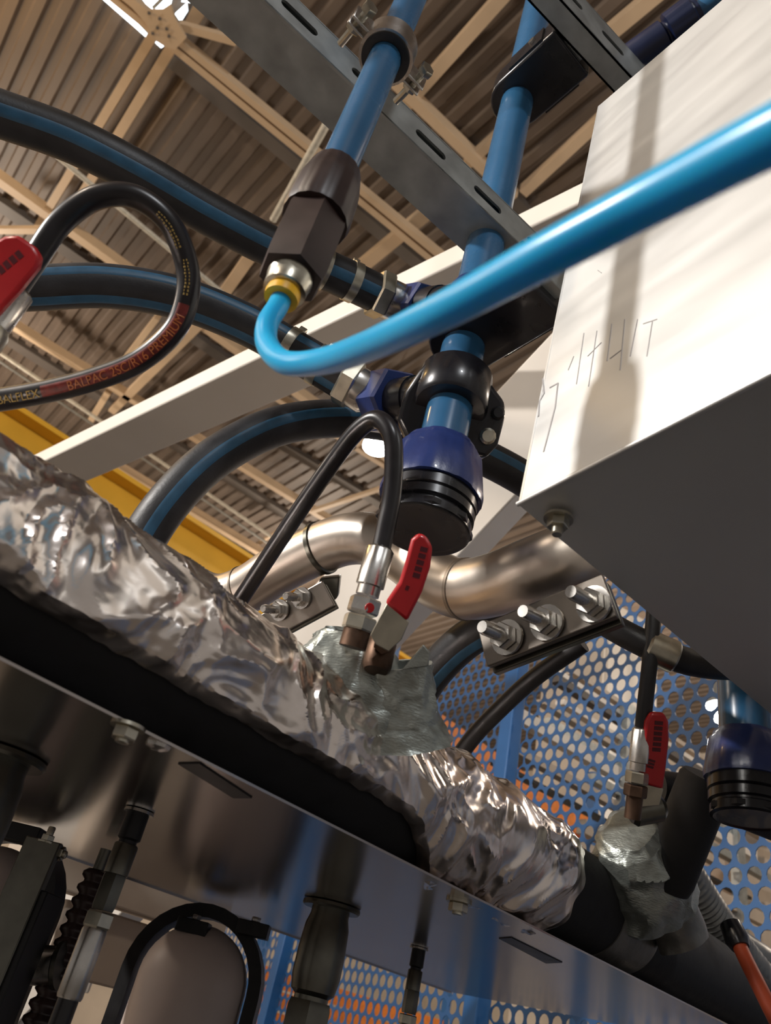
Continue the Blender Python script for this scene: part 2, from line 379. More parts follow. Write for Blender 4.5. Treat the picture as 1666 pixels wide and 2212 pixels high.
pr_ = U(1430, 1640, 3.3); t = thing('bar_rack', 'rack of long steel bars and profiles seen through the right fence panel', 'rack', V((pr_.x, pr_.y, 0)))
zc_ = 1.45
for i in range(22):
    hh = random.choice((.012, .02, .03, .05)); zc_ += hh + random.choice((.012, .02, .05))
    a = V((pr_.x, pr_.y, zc_)) + FN * random.uniform(-.12, .12)
    mk('bar', beam(a - E * random.uniform(.5, 1.1), a + E * random.uniform(.4, 1.2), .04, hh), random.choice(('cream_dark', 'deck_dark', 'galv', 'cream', 'cream_dark', 'black_steel', 'orange' if i < 6 else 'cream')), t, smooth=0)
for s_ in (-.45, .4):
    mk('upright', obox(V((pr_.x, pr_.y, 1.35)) + E * s_ + FN * .16, E, N, Z, .03, .02, 1.35), 'galv', t, smooth=0)

# ================================================================ WHITE FRAME BEAM (along Y) AND BRACE
zb = 1.6 * ray(500, 795).z
wb0, wb1 = onZ(-60, 1075, zb), onZ(1330, 372, zb)
xb = onZ(500, 800, zb).x; yb0, yb1 = onZ(1345, 370, zb).y, onZ(-120, 1100, zb).y
wB = abs(onZ(500, 908, zb).x - xb); hB = abs(onP(500, 770, V((xb, 0, 0)), X).z - (CAM.z + zb))
fr = thing('frame_beam', 'white painted rectangular steel beam running behind the hoses', 'beam', V((xb + wB / 2, (yb0 + yb1) / 2, CAM.z + zb)))
mk('tube_section', obox(V((xb + wB / 2, (yb0 + yb1) / 2, CAM.z + zb + hB / 2)), X, Y, Z, wB / 2, abs(yb1 - yb0) / 2, hB / 2), 'cream', fr, bevel=.004)
mk('end_cap', obox(V((xb + wB / 2, min(yb0, yb1) - .003, CAM.z + zb + hB / 2)), X, Y, Z, wB / 2 - .004, .003, hB / 2 - .004), 'black_plastic', fr)
# slanting brace
b0, b1 = U(560, 1520, 1.45), U(1300, 735, 1.45); ax = (b1 - b0).normalized(); vw = (CAM - (b0 + b1) / 2).normalized()
b0 = b0 + ax * ((.9 - b0.z) / ax.z)
sd = ax.cross(vw).normalized(); fn = sd.cross(ax)
if fn.dot(vw) < 0: fn = -fn
rot = Matrix.Rotation(math.radians(-24), 3, ax); fn = rot @ fn; sd = rot @ sd
brc = thing('slanting_brace', 'white painted slanting steel brace behind the blue threaded union', 'beam', b0)
mk('tube_section', obox((b0 + b1) / 2 - fn * .055, ax, sd, fn, (b1 - b0).length / 2, .088, .055), 'cream', brc, bevel=.004)

# ================================================================ SLOTTED CHANNELS
def channel(a, b, zr, under_px, side_px, label, ext0, ext1, grp):
    p, q = onZ(*a, zr), onZ(*b, zr); e = (q - p).normalized(); p -= e * ext0; q += e * ext1
    n_ = e.cross(Z).normalized()
    if n_.dot(p - CAM) < 0: n_ = -n_                # away from camera
    wv = abs((onZ(*under_px, zr) - p).dot(n_)); hv = abs(onP(*side_px, p, n_).z - p.z)
    t = thing('slotted_channel', label, 'channel', (p + q) / 2, group=grp); L = (q - p).length; th = .0025
    mk('bottom_web', obox((p + q) / 2 + n_ * wv / 2 + Z * th / 2, e, n_, Z, L / 2, wv / 2, th / 2), 'galv', t, smooth=0)
    mk('back_flange', obox((p + q) / 2 + n_ * (wv - th / 2) + Z * hv / 2, e, n_, Z, L / 2, th / 2, hv / 2), 'galv', t, smooth=0)
    mk('shading_web', obox((p + q) / 2 + n_ * wv / 2 + Z * hv, e, n_, Z, L / 2, wv / 2, th / 2), 'galv', t, smooth=0)  # added lid that keeps light out so the slots look dark
    # front flange with real slots
    ps = .074; ns = int(L / ps); v, f = [], []
    for i in range(ns):
        c = p + e * ((i + .5) * L / ns); hw = L / ns / 2; k = len(v); m = 24
        sl, sr = .020, min(.0052, hv * .16); cz = hv * .5
        outer, inner = [], []
        for j in range(m):
            t_ = 2 * math.pi * j / m + 1e-6; cx, cz_ = math.cos(t_), math.sin(t_)
            inner.append((math.copysign(sl - sr, cx) + cx * sr, cz + cz_ * sr))
            s_ = 1 / max(abs(cx), abs(cz_)); outer.append((cx * s_ * hw, hv / 2 + cz_ * s_ * hv / 2))
        for lst in (outer, inner): v += [c + e * a_ + Z * b_ for a_, b_ in lst]
        f += [(k + j, k + (j + 1) % m, k + m + (j + 1) % m, k + m + j) for j in range(m)]
    o = mk('slotted_flange', (v, f), 'galv', t, smooth=0); md = o.modifiers.new('solid', 'SOLIDIFY'); md.thickness = th
    return t, e, n_, wv, hv
ch1, ce, cn, cw, chh = channel((570, 0), (1108, 514), .70, (826, 383), (866, 217), 'galvanized slotted channel crossing behind the thin blue pipe', .25, .16, 'slotted channels')
ch2, *_ = channel((1215, 0), (1365, 165), 1.0, (1139, 0), (1265, 0), 'galvanized slotted channel above the sheet metal duct', .25, .30, 'slotted channels')

# ================================================================ THIN BLUE PIPE, ITS CLAMP AND COMPRESSION FITTING
P1 = U(716, 395, .5)
def vz(P, py):  # z on vertical line through P at image row py
    lo, hi = -.5, 3.
    for _ in range(50):
        m = (lo + hi) / 2; q = V((P.x, P.y, CAM.z + m)) - CAM; yy = 1106 + F * q.dot(DN) / q.dot(FW)
        if yy > py: lo = m
        else: hi = m
    return CAM.z + lo
def P1z(py): return V((P1.x, P1.y, vz(P1, py)))
mk('thin_blue_pipe', Tube([P1z(430), P1z(150), P1z(-60), P1z(-60) + Z * .3], .0125, 1).mesh(28), 'pipe_blue', label='thin glossy blue pipe hanging down in front of the slotted channel', category='pipe')
c = P1z(112)
cl = thing('pipe_clamp', 'steel pipe clamp with rubber lining around the thin blue pipe', 'clamp', c - Z * .012, group='pipe clamps')
ring = lathe([(.0205, -.010), (.0215, -.010), (.0215, .010), (.0205, .010)], c, Z, 32)
mk('band', lathe([(.0185, -.010), (.0215, -.010), (.0215, .010), (.0185, .010), (.0185, -.010)], c, Z, 36), 'steel', cl)
mk('rubber_lining', lathe([(.0128, -.0115), (.019, -.0115), (.019, .0115), (.0128, .0115), (.0128, -.0115)], c, Z, 32), 'rubber', cl)
for s in (-1, 1):
    for q in (-1, 1):
        mk('ear', obox(c + E * s * .0285 + N * q * .003, E, N, Z, .0085, .0012, .009), 'steel', cl, bevel=.001)
    mk('screw', merge(lathe([(.003, -.024), (.003, .010)], c + E * s * .030, -N, 10), hexnut(c + E * s * .030 - N * .009, -N, .0062, .006), hexnut(c + E * s * .030 + N * .004, N, .0062, .005)), 'zinc', cl, smooth=30)

fit = thing('compression_fitting', 'dark plastic compression fitting on the lower end of the thin blue pipe', 'fitting', P1z(655))
zt, zn, zh, zc, zy = P1z(372), P1z(478), P1z(600), P1z(632), P1z(658)
mk('nut', lathe([(.0135, (zt - zn).length), (.0170, (zt - zn).length * .97), (.0205, (zt - zn).length * .6), (.0215, .004), (.0205, 0), (.014, 0)], zn, Z, 72, rib=.012, ribn=36), 'brown_plastic', fit, smooth=60)
mk('hex_body', hexnut(zh, Z, .0205, (zn - zh).length + .002, ref=CAM - zh), 'brown_plastic', fit, smooth=20)
mk('threaded_insert', lathe([(.0095, 0), (.0125, .001), (.0128, .010), (.0135, .011), (.0135, .022)], zc, Z, 32), 'zinc', fit)
mk('release_ring', lathe([(.0066, -.004), (.0098, -.004), (.0102, -.001), (.0098, .004)], zc - Z * .002, Z, 28), 'yellow_ring', fit, label='yellow release ring')
tp = [P1z(625), P1z(660)]
tp += [U(578, 700, .415), U(578, 745, .40), U(615, 783, .375), U(690, 782, .345), U(790, 750, .30), U(950, 676, .245), U(1150, 568, .207), U(1400, 435, .178), U(1666, 295, .150), U(1900, 180, .132)]
mk('air_tube', Tube(tp, .006, 10).mesh(24), 'tube_blue', label='bright blue bent plastic air tube crossing the foreground', category='tube')

# ================================================================ THICK BLUE PIPE WITH CLAMPS, SADDLE AND UNION
P2 = U(965, 915, .67)
def P2z(py): return V((P2.x, P2.y, vz(P2, py)))
R2 = .0203
mk('thick_blue_pipe', Tube([P2z(1040), P2z(500), P2z(60), P2z(60) + Z * .5], R2, 1).mesh(32), 'pipe_blue', label='thick blue pipe running down beside the sheet metal duct', category='pipe')
mN = -N
def block_clamp(c, label, lng, hgt):
    t = thing('block_clamp', label, 'clamp', c - Z * hgt, group='black block clamps'); poly = []; w_ = .034
    for k in range(13): a = math.pi * (k / 12) ; poly.append(c + N * (math.sin(a) * w_) + E * (math.cos(a) * w_) - Z * hgt)
    poly += [c + mN * lng - E * w_ - Z * hgt, c + mN * lng + E * w_ - Z * hgt]
    mk('body', prism(poly, Z * hgt * 2), 'black_plastic', t, bevel=.003)
    mk('strip', obox(c + mN * (lng + .004), E, N, Z, .016, .006, hgt * .55), 'galv', t, bevel=.001)
    for s in (-1, 1):
        mk('screw', lathe([(.0045, 0), (.0045, .006)], c + mN * lng * .62 + E * s * w_, E * s, 10), 'steel', t)
        mk('rib', obox(c + mN * (lng * .5) + E * s * (w_ + .001), N, E, Z, lng * .3, .0016, hgt * .8), 'black_plastic', t)
block_clamp(P2z(205), 'upper black block clamp on the thick blue pipe', .085, .019)
block_clamp(P2z(715), 'lower black block clamp on the thick blue pipe behind the air tube', .095, .022)

def union(P, zs, label, grp, k=1.0):
    lathe = lambda prof, *a, **kw: globals()['lathe']([(r_ * k, h_) for r_, h_ in prof], *a, **kw)
    ztop, zn0, zb0, zc0, ze = zs; t = thing('threaded_union', label, 'fitting', V((P.x, P.y, ze)), group=grp); h = ztop - zn0
    b = V((P.x, P.y, zn0))
    mk('nut', lathe([(.0215, h + .002), (.0285, h + .002), (.0300, h * .93), (.0330, h * .86), (.0385, h * .12), (.0380, 0), (.026, 0)], b, Z, 64, rib=.025, ribn=16), 'navy', t, smooth=50, label='navy blue ribbed nut')
    b = V((P.x, P.y, ze))
    H = zn0 - ze
    mk('body', lathe([(.024, H * .10), (.0315, 0), (.0345, H * .04), (.0345, H * .26), (.0325, H * .30), (.0325, H * .36), (.0355, H * .40), (.0355, H * .62), (.0335, H * .65), (.0360, H * .70), (.0360, H + .004), (.022, H + .004), (.022, H * .10)], b, Z, 56), 'black_plastic', t, smooth=45)
    mk('flats', lathe([(.0345, 0), (.0365, .002), (.0365, H * .2), (.0345, H * .24)], b + Z * H * .04, Z, 8), 'black_plastic', t, smooth=20)
    mk('plug', lathe([(.0245, H * .08), (.0245, H * .12)], b, Z, 32), 'black_plastic', t)
union(P2, (vz(P2, 978), vz(P2, 1078), 0, 0, vz(P2, 1148)), 'navy and black threaded union at the end of the thick blue pipe', 'threaded unions', 1.08)

# saddle clamp on the thick pipe
sc = P2z(846); sad = thing('pipe_saddle', 'black plastic pipe saddle with bolted ears on the thick blue pipe', 'saddle', P2z(925))
hs = (P2z(810) - P2z(882)).length / 2
mk('shell', lathe([(.0205, -hs), (.0305, -hs), (.033, -hs + .003), (.033, hs - .003), (.0305, hs), (.0205, hs)], sc, Z, 40), 'black_plastic', sad)
pl = [(905, 800), (930, 774), (1062, 828), (1092, 868), (1092, 902), (1076, 962), (1050, 990), (1008, 978), (885, 965), (858, 905), (875, 845)]
fv = (FW + V((0, 0, -.25))).normalized()
pp = P2z(880) + FW * .004
mk('ear_plate', prism([onP(a, b, pp, FW) for a, b in pl], FW * .032), 'black_plastic', sad, bevel=.004)
for a, b, r in ((1075, 893, .006), (1053, 943, .0075), (1012, 838, .007), (915, 830, .005)):
    q = onP(a, b, pp, FW); mk('bolt', lathe([(r, -.001), (r, .004), (r * .7, .006)], q, -FW, 12), 'zinc' if r > .007 else 'black_steel', sad)
# navy valve bodies where the hoses join
def navy_valve(py, tip, label):
    q = P2z(py); t = thing('branch_valve', label, 'valve', q - Z * .03); d = (tip - q).normalized()
    L = (tip - q).length
    mk('body', lathe([(.0206, -.018), (.024, -.018), (.0255, -.014), (.0255, .014), (.024, .018), (.0206, .018)], q, Z, 32), 'navy' if py < 700 else 'black_plastic', t)
    mk('branch', lathe([(.021, .02), (.021, L * .5), (.0225, L * .5), (.0225, L - .022)], q, d, 28), 'black_plastic', t)
    mk('nut', hexnut(tip - d * .026, d, .0290 if py < 700 else .0345, .030), 'navy', t, smooth=20)
    return t, d

# ================================================================ HOSES
def hose(name, pts, r, label, stripes, cat='hose', m='rubber', group=None, n=28, sub=8):
    T = Tube([U(*q) for q in pts], r, sub); t = thing(name, label, cat, T.c[0], group=group)
    mk('hose_wall', T.mesh(n), m, t)
    for a0, a1 in stripes: mk('stripe', T.band(math.radians(a0), math.radians(a1), .0003), 'stripe', t)
    return T, t
G5 = 'thick striped hoses'
T1, h1 = hose('striped_hose', [(-160, 190, .66), (0, 246, .68), (150, 300, .70), (300, 375, .72), (450, 462, .75), (600, 540, .78), (720, 590, .80), (815, 634, .82)], .0205,
     'thick black hose with blue stripe sweeping down from the left edge behind the fitting', [(-26, 8)], group=G5)
T2, h2 = hose('striped_hose', [(-200, 640, .66), (-60, 628, .68), (80, 622, .70), (230, 618, .72), (380, 642, .74), (520, 695, .76), (640, 760, .77), (745, 822, .77)], .0205,
     'thick black hose with two blue stripes running behind the small hose loop', [(22, 50), (-58, -30)], group=G5)
T3, h3 = hose('striped_hose', [(235, 1360, .68), (290, 1205, .70), (365, 1085, .72), (470, 985, .75), (610, 918, .79), (770, 905, .83), (920, 935, .86), (1080, 1005, .88), (1230, 1095, .90)], .0205,
     'thick black hose with blue stripe arching behind the small central hose', [(-30, 2)], group=G5)
T4, h4 = hose('striped_hose', [(850, 1640, .86), (905, 1500, .84), (975, 1410, .82), (1060, 1350, .80), (1180, 1300, .80)], .020,
     'thick black hose with blue stripe rising under the stainless pipe elbow', [(10, 45)], group=G5)
T5, h5 = hose('dark_hose', [(1240, 1300, .74), (1330, 1358, .71), (1430, 1408, .69), (1500, 1432, .70), (1590, 1440, .73), (1680, 1430, .78)], .0125,
     'dark hose running under the sheet metal duct behind the thin black hose', [])
mk('coupling', lathe([(.013, -.014), (.0150, -.012), (.0150, .012), (.013, .014)], U(1428, 1407, .69), T5.T[16], 24), 'zinc', h5)
def hose_end(T, tip_px, t, collar_on_end=True):
    e = T.c[-1]; d = T.T[-1]
    for k in (0, 1):
        p = T.pt(T.L[-1] - .030 - .034 * k, 0, -T.r[-1])
        b = mk('hose_clip', lathe([(.0206, -.0048), (.0216, -.0048), (.0216, .0048), (.0206, .0048)], p, d, 32), 'zinc', t, label='zinc hose clip')
        u = (Z - d * Z.dot(d)).normalized()
        mk('clip_screw', obox(p + u * .0245, d, u, d.cross(u), .004, .004, .007), 'zinc', b, bevel=.001)
    mk('hex_nut', hexnut(e - d * .004, d, .0262, .016), 'zinc', t, smooth=20)
    mk('end_collar', lathe([(.0215, .011), (.0215, .026), (.019, .030)], e, d, 32), 'steel', t)
    return e + d * .045
e1 = hose_end(T1, None, h1); e2 = hose_end(T2, None, h2)
navy_valve(655, e1, 'navy valve joining the upper thick hose to the thick blue pipe')
navy_valve(850, e2, 'navy hexagonal valve joining the lower thick hose to the black saddle')

# small printed hose loop at the left
TL, hl = hose('printed_hose', [(20, 640, .47), (75, 560, .475), (130, 482, .48), (205, 428, .485), (290, 425, .49), (365, 480, .495), (402, 565, .50), (405, 640, .50), (375, 715, .50), (300, 780, .50), (200, 820, .50), (90, 848, .50), (-30, 868, .50), (-160, 885, .50)], .0076,
     'thin black hose loop with printed lettering beside the red handle at left', [], m='rubber_gloss', sub=14, n=24)
def print_on(T, txt, l0, size, ang0, m, parent, rev=True):
    v, f = text_mesh(txt, size); out = []
    for q in v:
        l = l0 - q.x if rev else l0 + q.x
        i_ang = ang0 + (q.y if rev else -q.y) / T.r[0]
        out.append(T.pt(l, i_ang, .0009))
    mk('lettering', (out, f), m, parent, smooth=0)
def Lnear(T, px, py):
    best, bl = 1e9, 0
    for i, c_ in enumerate(T.c):
        q = c_ - CAM; x = 833 + F * q.dot(XR) / q.dot(FW); y = 1106 + F * q.dot(DN) / q.dot(FW); dd = (x - px) ** 2 + (y - py) ** 2
        if dd < best: best, bl = dd, T.L[i]
    return bl
A0 = math.radians(50)
lab = Lnear(TL, 397, 660), Lnear(TL, 100, 845)
mk('print_band', TL.band(math.radians(-30), math.radians(40), .00015, *lab), 'print_red', hl, label='dark red printed band')
print_on(TL, 'BALPAC 2SC/R16 PREMIUM', Lnear(TL, 150, 833), .0074, math.radians(-18), 'print_orange', hl)
print_on(TL, 'BALFLEX', Lnear(TL, 3, 865), .0070, math.radians(-18), 'print_gold', hl)
for l_a, l_b, k_, a_ in ((Lnear(TL, 398, 642), Lnear(TL, 390, 565), 11, -2), (Lnear(TL, 384, 545), Lnear(TL, 330, 475), 12, 12)):   # worn print, no longer legible
    for i in range(k_):
        q_ = l_a + (l_b - l_a) * (i + .5) / k_; h_ = abs(l_b - l_a) / k_ * .32
        for r_ in range(2):
            w_ = random.uniform(6, 13); c_ = a_ + r_ * 17 + random.uniform(-2, 2)
            mk('print_mark', TL.band(math.radians(c_ - w_ / 2), math.radians(c_ + w_ / 2), .0003, q_ - h_, q_ + h_, k=3), 'print_gold', hl)

def ferrule(t, p, d, r, L, m='steel'):
    mk('ferrule', lathe([(r * .8, 0), (r, .002), (r, L * .8), (r * .82, L * .82), (r * .82, L)], p, d, 24, rib=.03, ribn=12), m, t, smooth=50)
fd = (U(-60, 760, .45) - U(40, 622, .465)).normalized()
ferrule(hl, U(38, 625, .465), fd, .0105, .045)

def handle(name_t, poly, d, tilt, label, sleeve_col, text_px, tang, plate_poly, body):
    base = U(*body, d); t = thing('ball_valve', label, 'valve', base)
    n_ = (FW + tilt).normalized(); p0 = U(*poly[0], d)
    s = mk('handle_sleeve', prism([onP(a, b, p0, n_) for a, b in poly], n_ * .007), sleeve_col, t, bevel=.0022, label='red plastic handle sleeve')
    if plate_poly:
        mk('handle_plate', prism([onP(a, b, p0 + n_ * .002, n_) for a, b in plate_poly], n_ * .003), 'zinc', t, bevel=.0006)
    for (a, b), (a2, b2), w_ in text_px:
        q0, q1 = onP(a, b, p0, n_), onP(a2, b2, p0, n_); dr = (q1 - q0).normalized(); sdv = dr.cross(n_)
        L = (q1 - q0).length; k = max(3, int(L / .004))
        for i in range(k):
            c_ = q0 + dr * (L * (i + .5) / k); mk('print_mark', obox(c_ - n_ * .0001, dr, sdv, n_, L / k * .36, w_ * mpp(c_), .0002), 'print_dark', s, smooth=0)
    return t, n_, p0
hv1, hn, hp = handle('a', [(905, 1151), (922, 1158), (935, 1182), (930, 1225), (912, 1280), (880, 1343), (832, 1303), (862, 1258), (876, 1215), (889, 1165)], .50, V((0, 0, 0)),
    'ball valve with red handle on the taped foil pipe', 'red', [((918, 1180), (898, 1250), 8), ((882, 1265), (878, 1275), 4)], 0, [(838, 1300), (884, 1345), (868, 1382), (840, 1408), (812, 1392), (800, 1372)], (820, 1400))
bp = U(826, 1388, .552); up1 = (U(845, 1330, .515) - U(815, 1410, .515)).normalized()
mk('valve_body', lathe([(.0085, -.022), (.0105, -.018), (.0105, .000), (.0085, .004), (.0085, .008)], bp, Z, 24), 'brass', hv1)
mk('stem_nut', hexnut(U(830, 1388, .538), -FW, .0075, .007), 'brass', hv1, smooth=20)
hv2, *_ = handle('b', [(1408, 1540), (1436, 1541), (1446, 1560), (1447, 1600), (1440, 1660), (1434, 1706), (1382, 1692), (1388, 1620), (1396, 1560)], .66, V((0, 0, 0)),
    'ball valve with red handle standing upright before the perforated fence', 'red', [((1424, 1556), (1418, 1625), 9), ((1410, 1640), (1404, 1660), 7)], 0, [(1378, 1690), (1434, 1704), (1425, 1740), (1370, 1745)], (1400, 1740))
mk('valve_body', lathe([(.009, -.018), (.0125, -.014), (.0125, .010), (.009, .014)], U(1402, 1748, .70), XR + Z * .2, 24), 'dark_steel', hv2)
hv3, *_ = handle('c', [(-60, 560), (-20, 525), (8, 508), (38, 506), (72, 530), (86, 552), (80, 575), (40, 625), (-20, 690), (-100, 640)], .44, V((0, 0, 0)),
    'ball valve with red handle cut off by the left edge', 'red', [((48, 545), (-30, 610), 9)], 0, None, (0, 640))
mk('valve_body', lathe([(.011, 0), (.013, .004), (.013, .03), (.011, .034)], U(-20, 700, .452), fd, 24), 'zinc', hv3)

# small central hose loop
TM, hm = hose('thin_hose', [(455, 1400, .66), (505, 1318, .645), (570, 1218, .63), (650, 1098, .61), (725, 990, .595), (775, 928, .585), (816, 906, .575), (846, 940, .565), (851, 1005, .56), (845, 1080, .555), (833, 1140, .55), (822, 1192, .545)], .0070,
     'thin black hose looping up over the round lamp to the red handled valve', [], m='rubber_gloss', sub=12)
fdm = (U(792, 1290, .535) - U(822, 1185, .545)).normalized(); fp = U(823, 1182, .545)
ferrule(hm, fp, fdm, .0098, .036)
mk('swivel_nut', hexnut(fp + fdm * .038, fdm, .0115, .011), 'steel', hm, smooth=20)
mk('seal_mark', lathe([(.0035, 0), (.0033, .0006)], fp + fdm * .0435 - FW * .0103 + XR * .004, -FW + XR * .3, 14), 'red', hm, label='red inspection dot')
mk('hex_adapter', hexnut(fp + fdm * .051, fdm, .0118, .010), 'zinc', hm, smooth=20)
mk('threaded_stub', lathe([(.0095, 0), (.0095, .012)], fp + fdm * .061, fdm, 20), 'brass', hm)
# black cable passing the fence and thin hose on the right
hose('thin_hose', [(940, 1720, .86), (1010, 1608, .84), (1080, 1532, .82), (1160, 1460, .80), (1260, 1390, .78)], .0092, 'plain black hose slanting across the fence under the bolted plate', [], m='rubber')
TR, hr = hose('thin_hose', [(1415, 1290, .70), (1410, 1360, .69), (1402, 1450, .68), (1394, 1520, .675), (1388, 1580, .67)], .0068, 'thin black hose hanging down to the upright red handle', [], m='rubber')
fdr = (U(1372, 1720, .66) - U(1388, 1575, .67)).normalized(); fp2 = U(1388, 1572, .67)
ferrule(hr, fp2, fdr, .0085, .036); mk('swivel_nut', hexnut(fp2 + fdr * .037, fdr, .0098, .010), 'zinc', hr, smooth=20)
mk('hex_adapter', hexnut(fp2 + fdr * .048, fdr, .0098, .010), 'brass', hr, smooth=20); mk('threaded_stub', lathe([(.007, 0), (.007, .02)], fp2 + fdr * .056, fdr, 20), 'brass', hr)

# ================================================================ STAINLESS PIPE WITH ITS BOLTED PLATES
ss = [(180, 1130, 1.0), (290, 1190, .98), (380, 1250, .95), (460, 1290, .92), (530, 1275, .90), (600, 1232, .88), (680, 1190, .86), (750, 1165, .84), (815, 1168, .82), (880, 1205, .79), (940, 1250, .75), (1000, 1272, .72), (1070, 1262, .69), (1160, 1228, .66), (1260, 1190, .66), (1400, 1130, .76)]
TS = Tube([U(*q) for q in ss], .0285, 10)
sp_ = thing('stainless_pipe', 'stainless steel pipe with S bends passing behind the red handle', 'pipe', TS.c[60])
mk('pipe_wall', TS.mesh(40), 'stainless', sp_, smooth=60)
for px, py, dr, hw in ((527, 1275, .0012, .002), (1005, 1272, .0010, .003), (692, 1186, .0022, .004)):
    i = min(range(len(TS.c)), key=lambda j: (U(px, py, 1) - CAM).normalized().cross((TS.c[j] - CAM).normalized()).length)
    R = TS.r[i]; mk('weld_seam' if dr < .002 else 'ring', lathe([(R - .001, -hw), (R + dr, -hw * .6), (R + dr, hw * .6), (R - .001, hw)], TS.c[i], TS.T[i], 40), 'weld' if dr < .002 else 'dark_steel', sp_)
def bolted(name, c4, d4, bolts, r, label, thick):
    q = [U(a, b, d) for (a, b), d in zip(c4, d4)]; n_ = (q[1] - q[0]).cross(q[3] - q[0]).normalized()
    if n_.dot(CAM - q[0]) < 0: n_ = -n_
    q[2] = q[1] + q[3] - q[0]; t = thing(name, label, 'bracket', (q[0] + q[2]) / 2)
    mk('front_plate', prism(q, -n_ * thick * .4), 'plate_steel', t, bevel=.001, smooth=0)
    mk('back_plate', prism([a - n_ * thick * .55 + (q[3] - q[0]).normalized() * .003 for a in q], -n_ * thick * .45), 'dark_steel', t, bevel=.001, smooth=0)
    for a, b in bolts: bolt_parts(t, onP(a, b, q[0], n_), n_ - XR * .25, r, 'steel', stud=2.4)
    return t, q, n_
bolted('bolted_plate', [(540, 1340), (695, 1255), (722, 1305), (565, 1392)], [.82, .80, .79, .81], [(552, 1345), (606, 1318), (653, 1292)], .0075, 'steel plate with three bolts under the left bend of the stainless pipe', .010)
bolted('bolted_plate', [(1030, 1352), (1300, 1240), (1380, 1322), (1052, 1440)], [.62, .58, .57, .60], [(1098, 1378), (1184, 1346), (1285, 1306)], .0092, 'steel plate with three large bolts under the right end of the stainless pipe', .018)
st = thing('support_stub', 'dark steel support stub under the ring of the stainless pipe', 'support', U(700, 1310, .83))
mk('stub_block', prism([U(a, b, .845) for a, b in ((690, 1250), (735, 1245), (730, 1290), (705, 1315), (688, 1300))], FW * .03), 'dark_steel', st, bevel=.002)

# ================================================================ SHEET METAL DUCT
C0 = U(1120, 1090, .50); zd = C0.z - CAM.z
BR = onZ(1760, 762, zd); T0 = U(1292, 230, .80); BN = onZ(1760, 1620, zd)
nf = (BR - C0).cross(T0 - C0).normalized()
if nf.dot(CAM - C0) < 0: nf = -nf
TR_ = onP(1680, -102, C0, nf)
back = BN - C0
duct = thing('metal_duct', 'large sheet metal duct box with bright lit side and grey underside', 'duct', (C0 + BR + BN) / 3)
mk('side_panel', prism([C0, BR, TR_, T0], -nf * .002), 'sheet', duct, smooth=0)
mk('bottom_panel', prism([C0, BR, BR + back, BN], Z * .002), 'sheet', duct, smooth=0)
mk('far_panel', prism([C0 + Z * .003, BN + Z * .003, BN + (T0 - C0), T0], nf * .0001 + (BR - C0).normalized() * .002), 'sheet', duct, smooth=0)
ed = (BR - C0).normalized()
mk('hem', Tube([C0 + nf * .0005, BR + nf * .0005], .0018, 1).mesh(10), 'sheet', duct)
bolt_parts(duct, U(1207, 1118, .498), -Z, .0062, 'zinc', stud=.9)
for (a, b), (a2, b2) in (((1173, 818), (1176, 850)), ((1176, 850), (1166, 868)), ((1166, 868), (1164, 900)), ((1188, 838), (1206, 828)), ((1206, 828), (1200, 880)), ((1200, 880), (1182, 950)), ((1182, 950), (1175, 976)),
                         ((1240, 770), (1228, 800)), ((1262, 720), (1246, 830)), ((1290, 715), (1272, 835)), ((1270, 770), (1300, 740)), ((1322, 700), (1312, 780)), ((1350, 690), (1340, 800)), ((1318, 775), (1345, 755)), ((1378, 690), (1362, 770)), ((1390, 700), (1420, 690)), ((1410, 695), (1398, 770)), ((1300, 590), (1292, 584))):
    q0, q1 = onP(a, b, C0, nf), onP(a2, b2, C0, nf); dr = (q1 - q0).normalized()
    mk('pencil_stroke', obox((q0 + q1) / 2 + nf * .0002, dr, dr.cross(nf), nf, (q1 - q0).length / 2, .00025 if a > 1215 else .00055, .0002), 'pencil', duct, smooth=0)
# horizontal blue pipe with navy coupling above the duct
ph0, ph1 = U(1395, 108, .98), U(1640, -66, .93); dph = (ph1 - ph0).normalized()
mk('horizontal_blue_pipe', Tube([ph0 + dph * .03, ph1 + dph * .2], .0125, 1).mesh(24), 'pipe_blue', label='blue pipe at the top right running above the duct', category='pipe')
cp = thing('pipe_coupling', 'navy pipe coupling above the top edge of the duct', 'fitting', ph0 - Z * .02)
mk('socket', lathe([(.014, -.03), (.021, -.026), (.021, .025), (.0165, .028), (.0165, .034)], ph0, dph, 28), 'navy_dark', cp)
mk('nut', lathe([(.0165, .03), (.0235, .032), (.0245, .062), (.020, .065), (.020, .070), (.013, .072)], ph0, dph, 48, rib=.03, ribn=24), 'navy_dark', cp, smooth=50)

# ================================================================ STEEL TRAY, INSULATED PIPE, FOIL
hT = CAM.z + .11; yN = .376; yF = .99
tray = thing('steel_tray', 'polished stainless steel tray under the foil wrapped pipe', 'tray', V((.6, .68, hT)))
mk('plate', obox(V((.62, (yN + yF) / 2, hT + .0008)), X, Y, Z, .86, (yF - yN) / 2, .0008), 'stainless_plate', tray, smooth=0)
mk('back_flange', obox(V((.62, yF, hT + .012)), X, Y, Z, .86, .0015, .014), 'stainless_plate', tray, smooth=0)
def onT(px, py): return onZ(px, py, .11)
bolt_parts(tray, onT(278, 1566), -Z, .0062, 'zinc', stud=.3)
mk('rivet', lathe([(.0075, 0), (.007, .002), (.003, .0035)], onT(342, 1608), -Z, 8), 'steel', tray)
bolt_parts(tray, onT(992, 1945), -Z, .007, 'zinc', stud=.3)
for q in ([(385, 1648), (432, 1647), (545, 1722), (505, 1722)], [(1078, 2026), (1105, 2024), (1215, 2078), (1180, 2080)]):
    mk('slot_dark', prism([onT(a, b) for a, b in q], -Z * .0008), 'black_steel', tray, smooth=0)  # dark sheet standing in for the shade inside an open slot
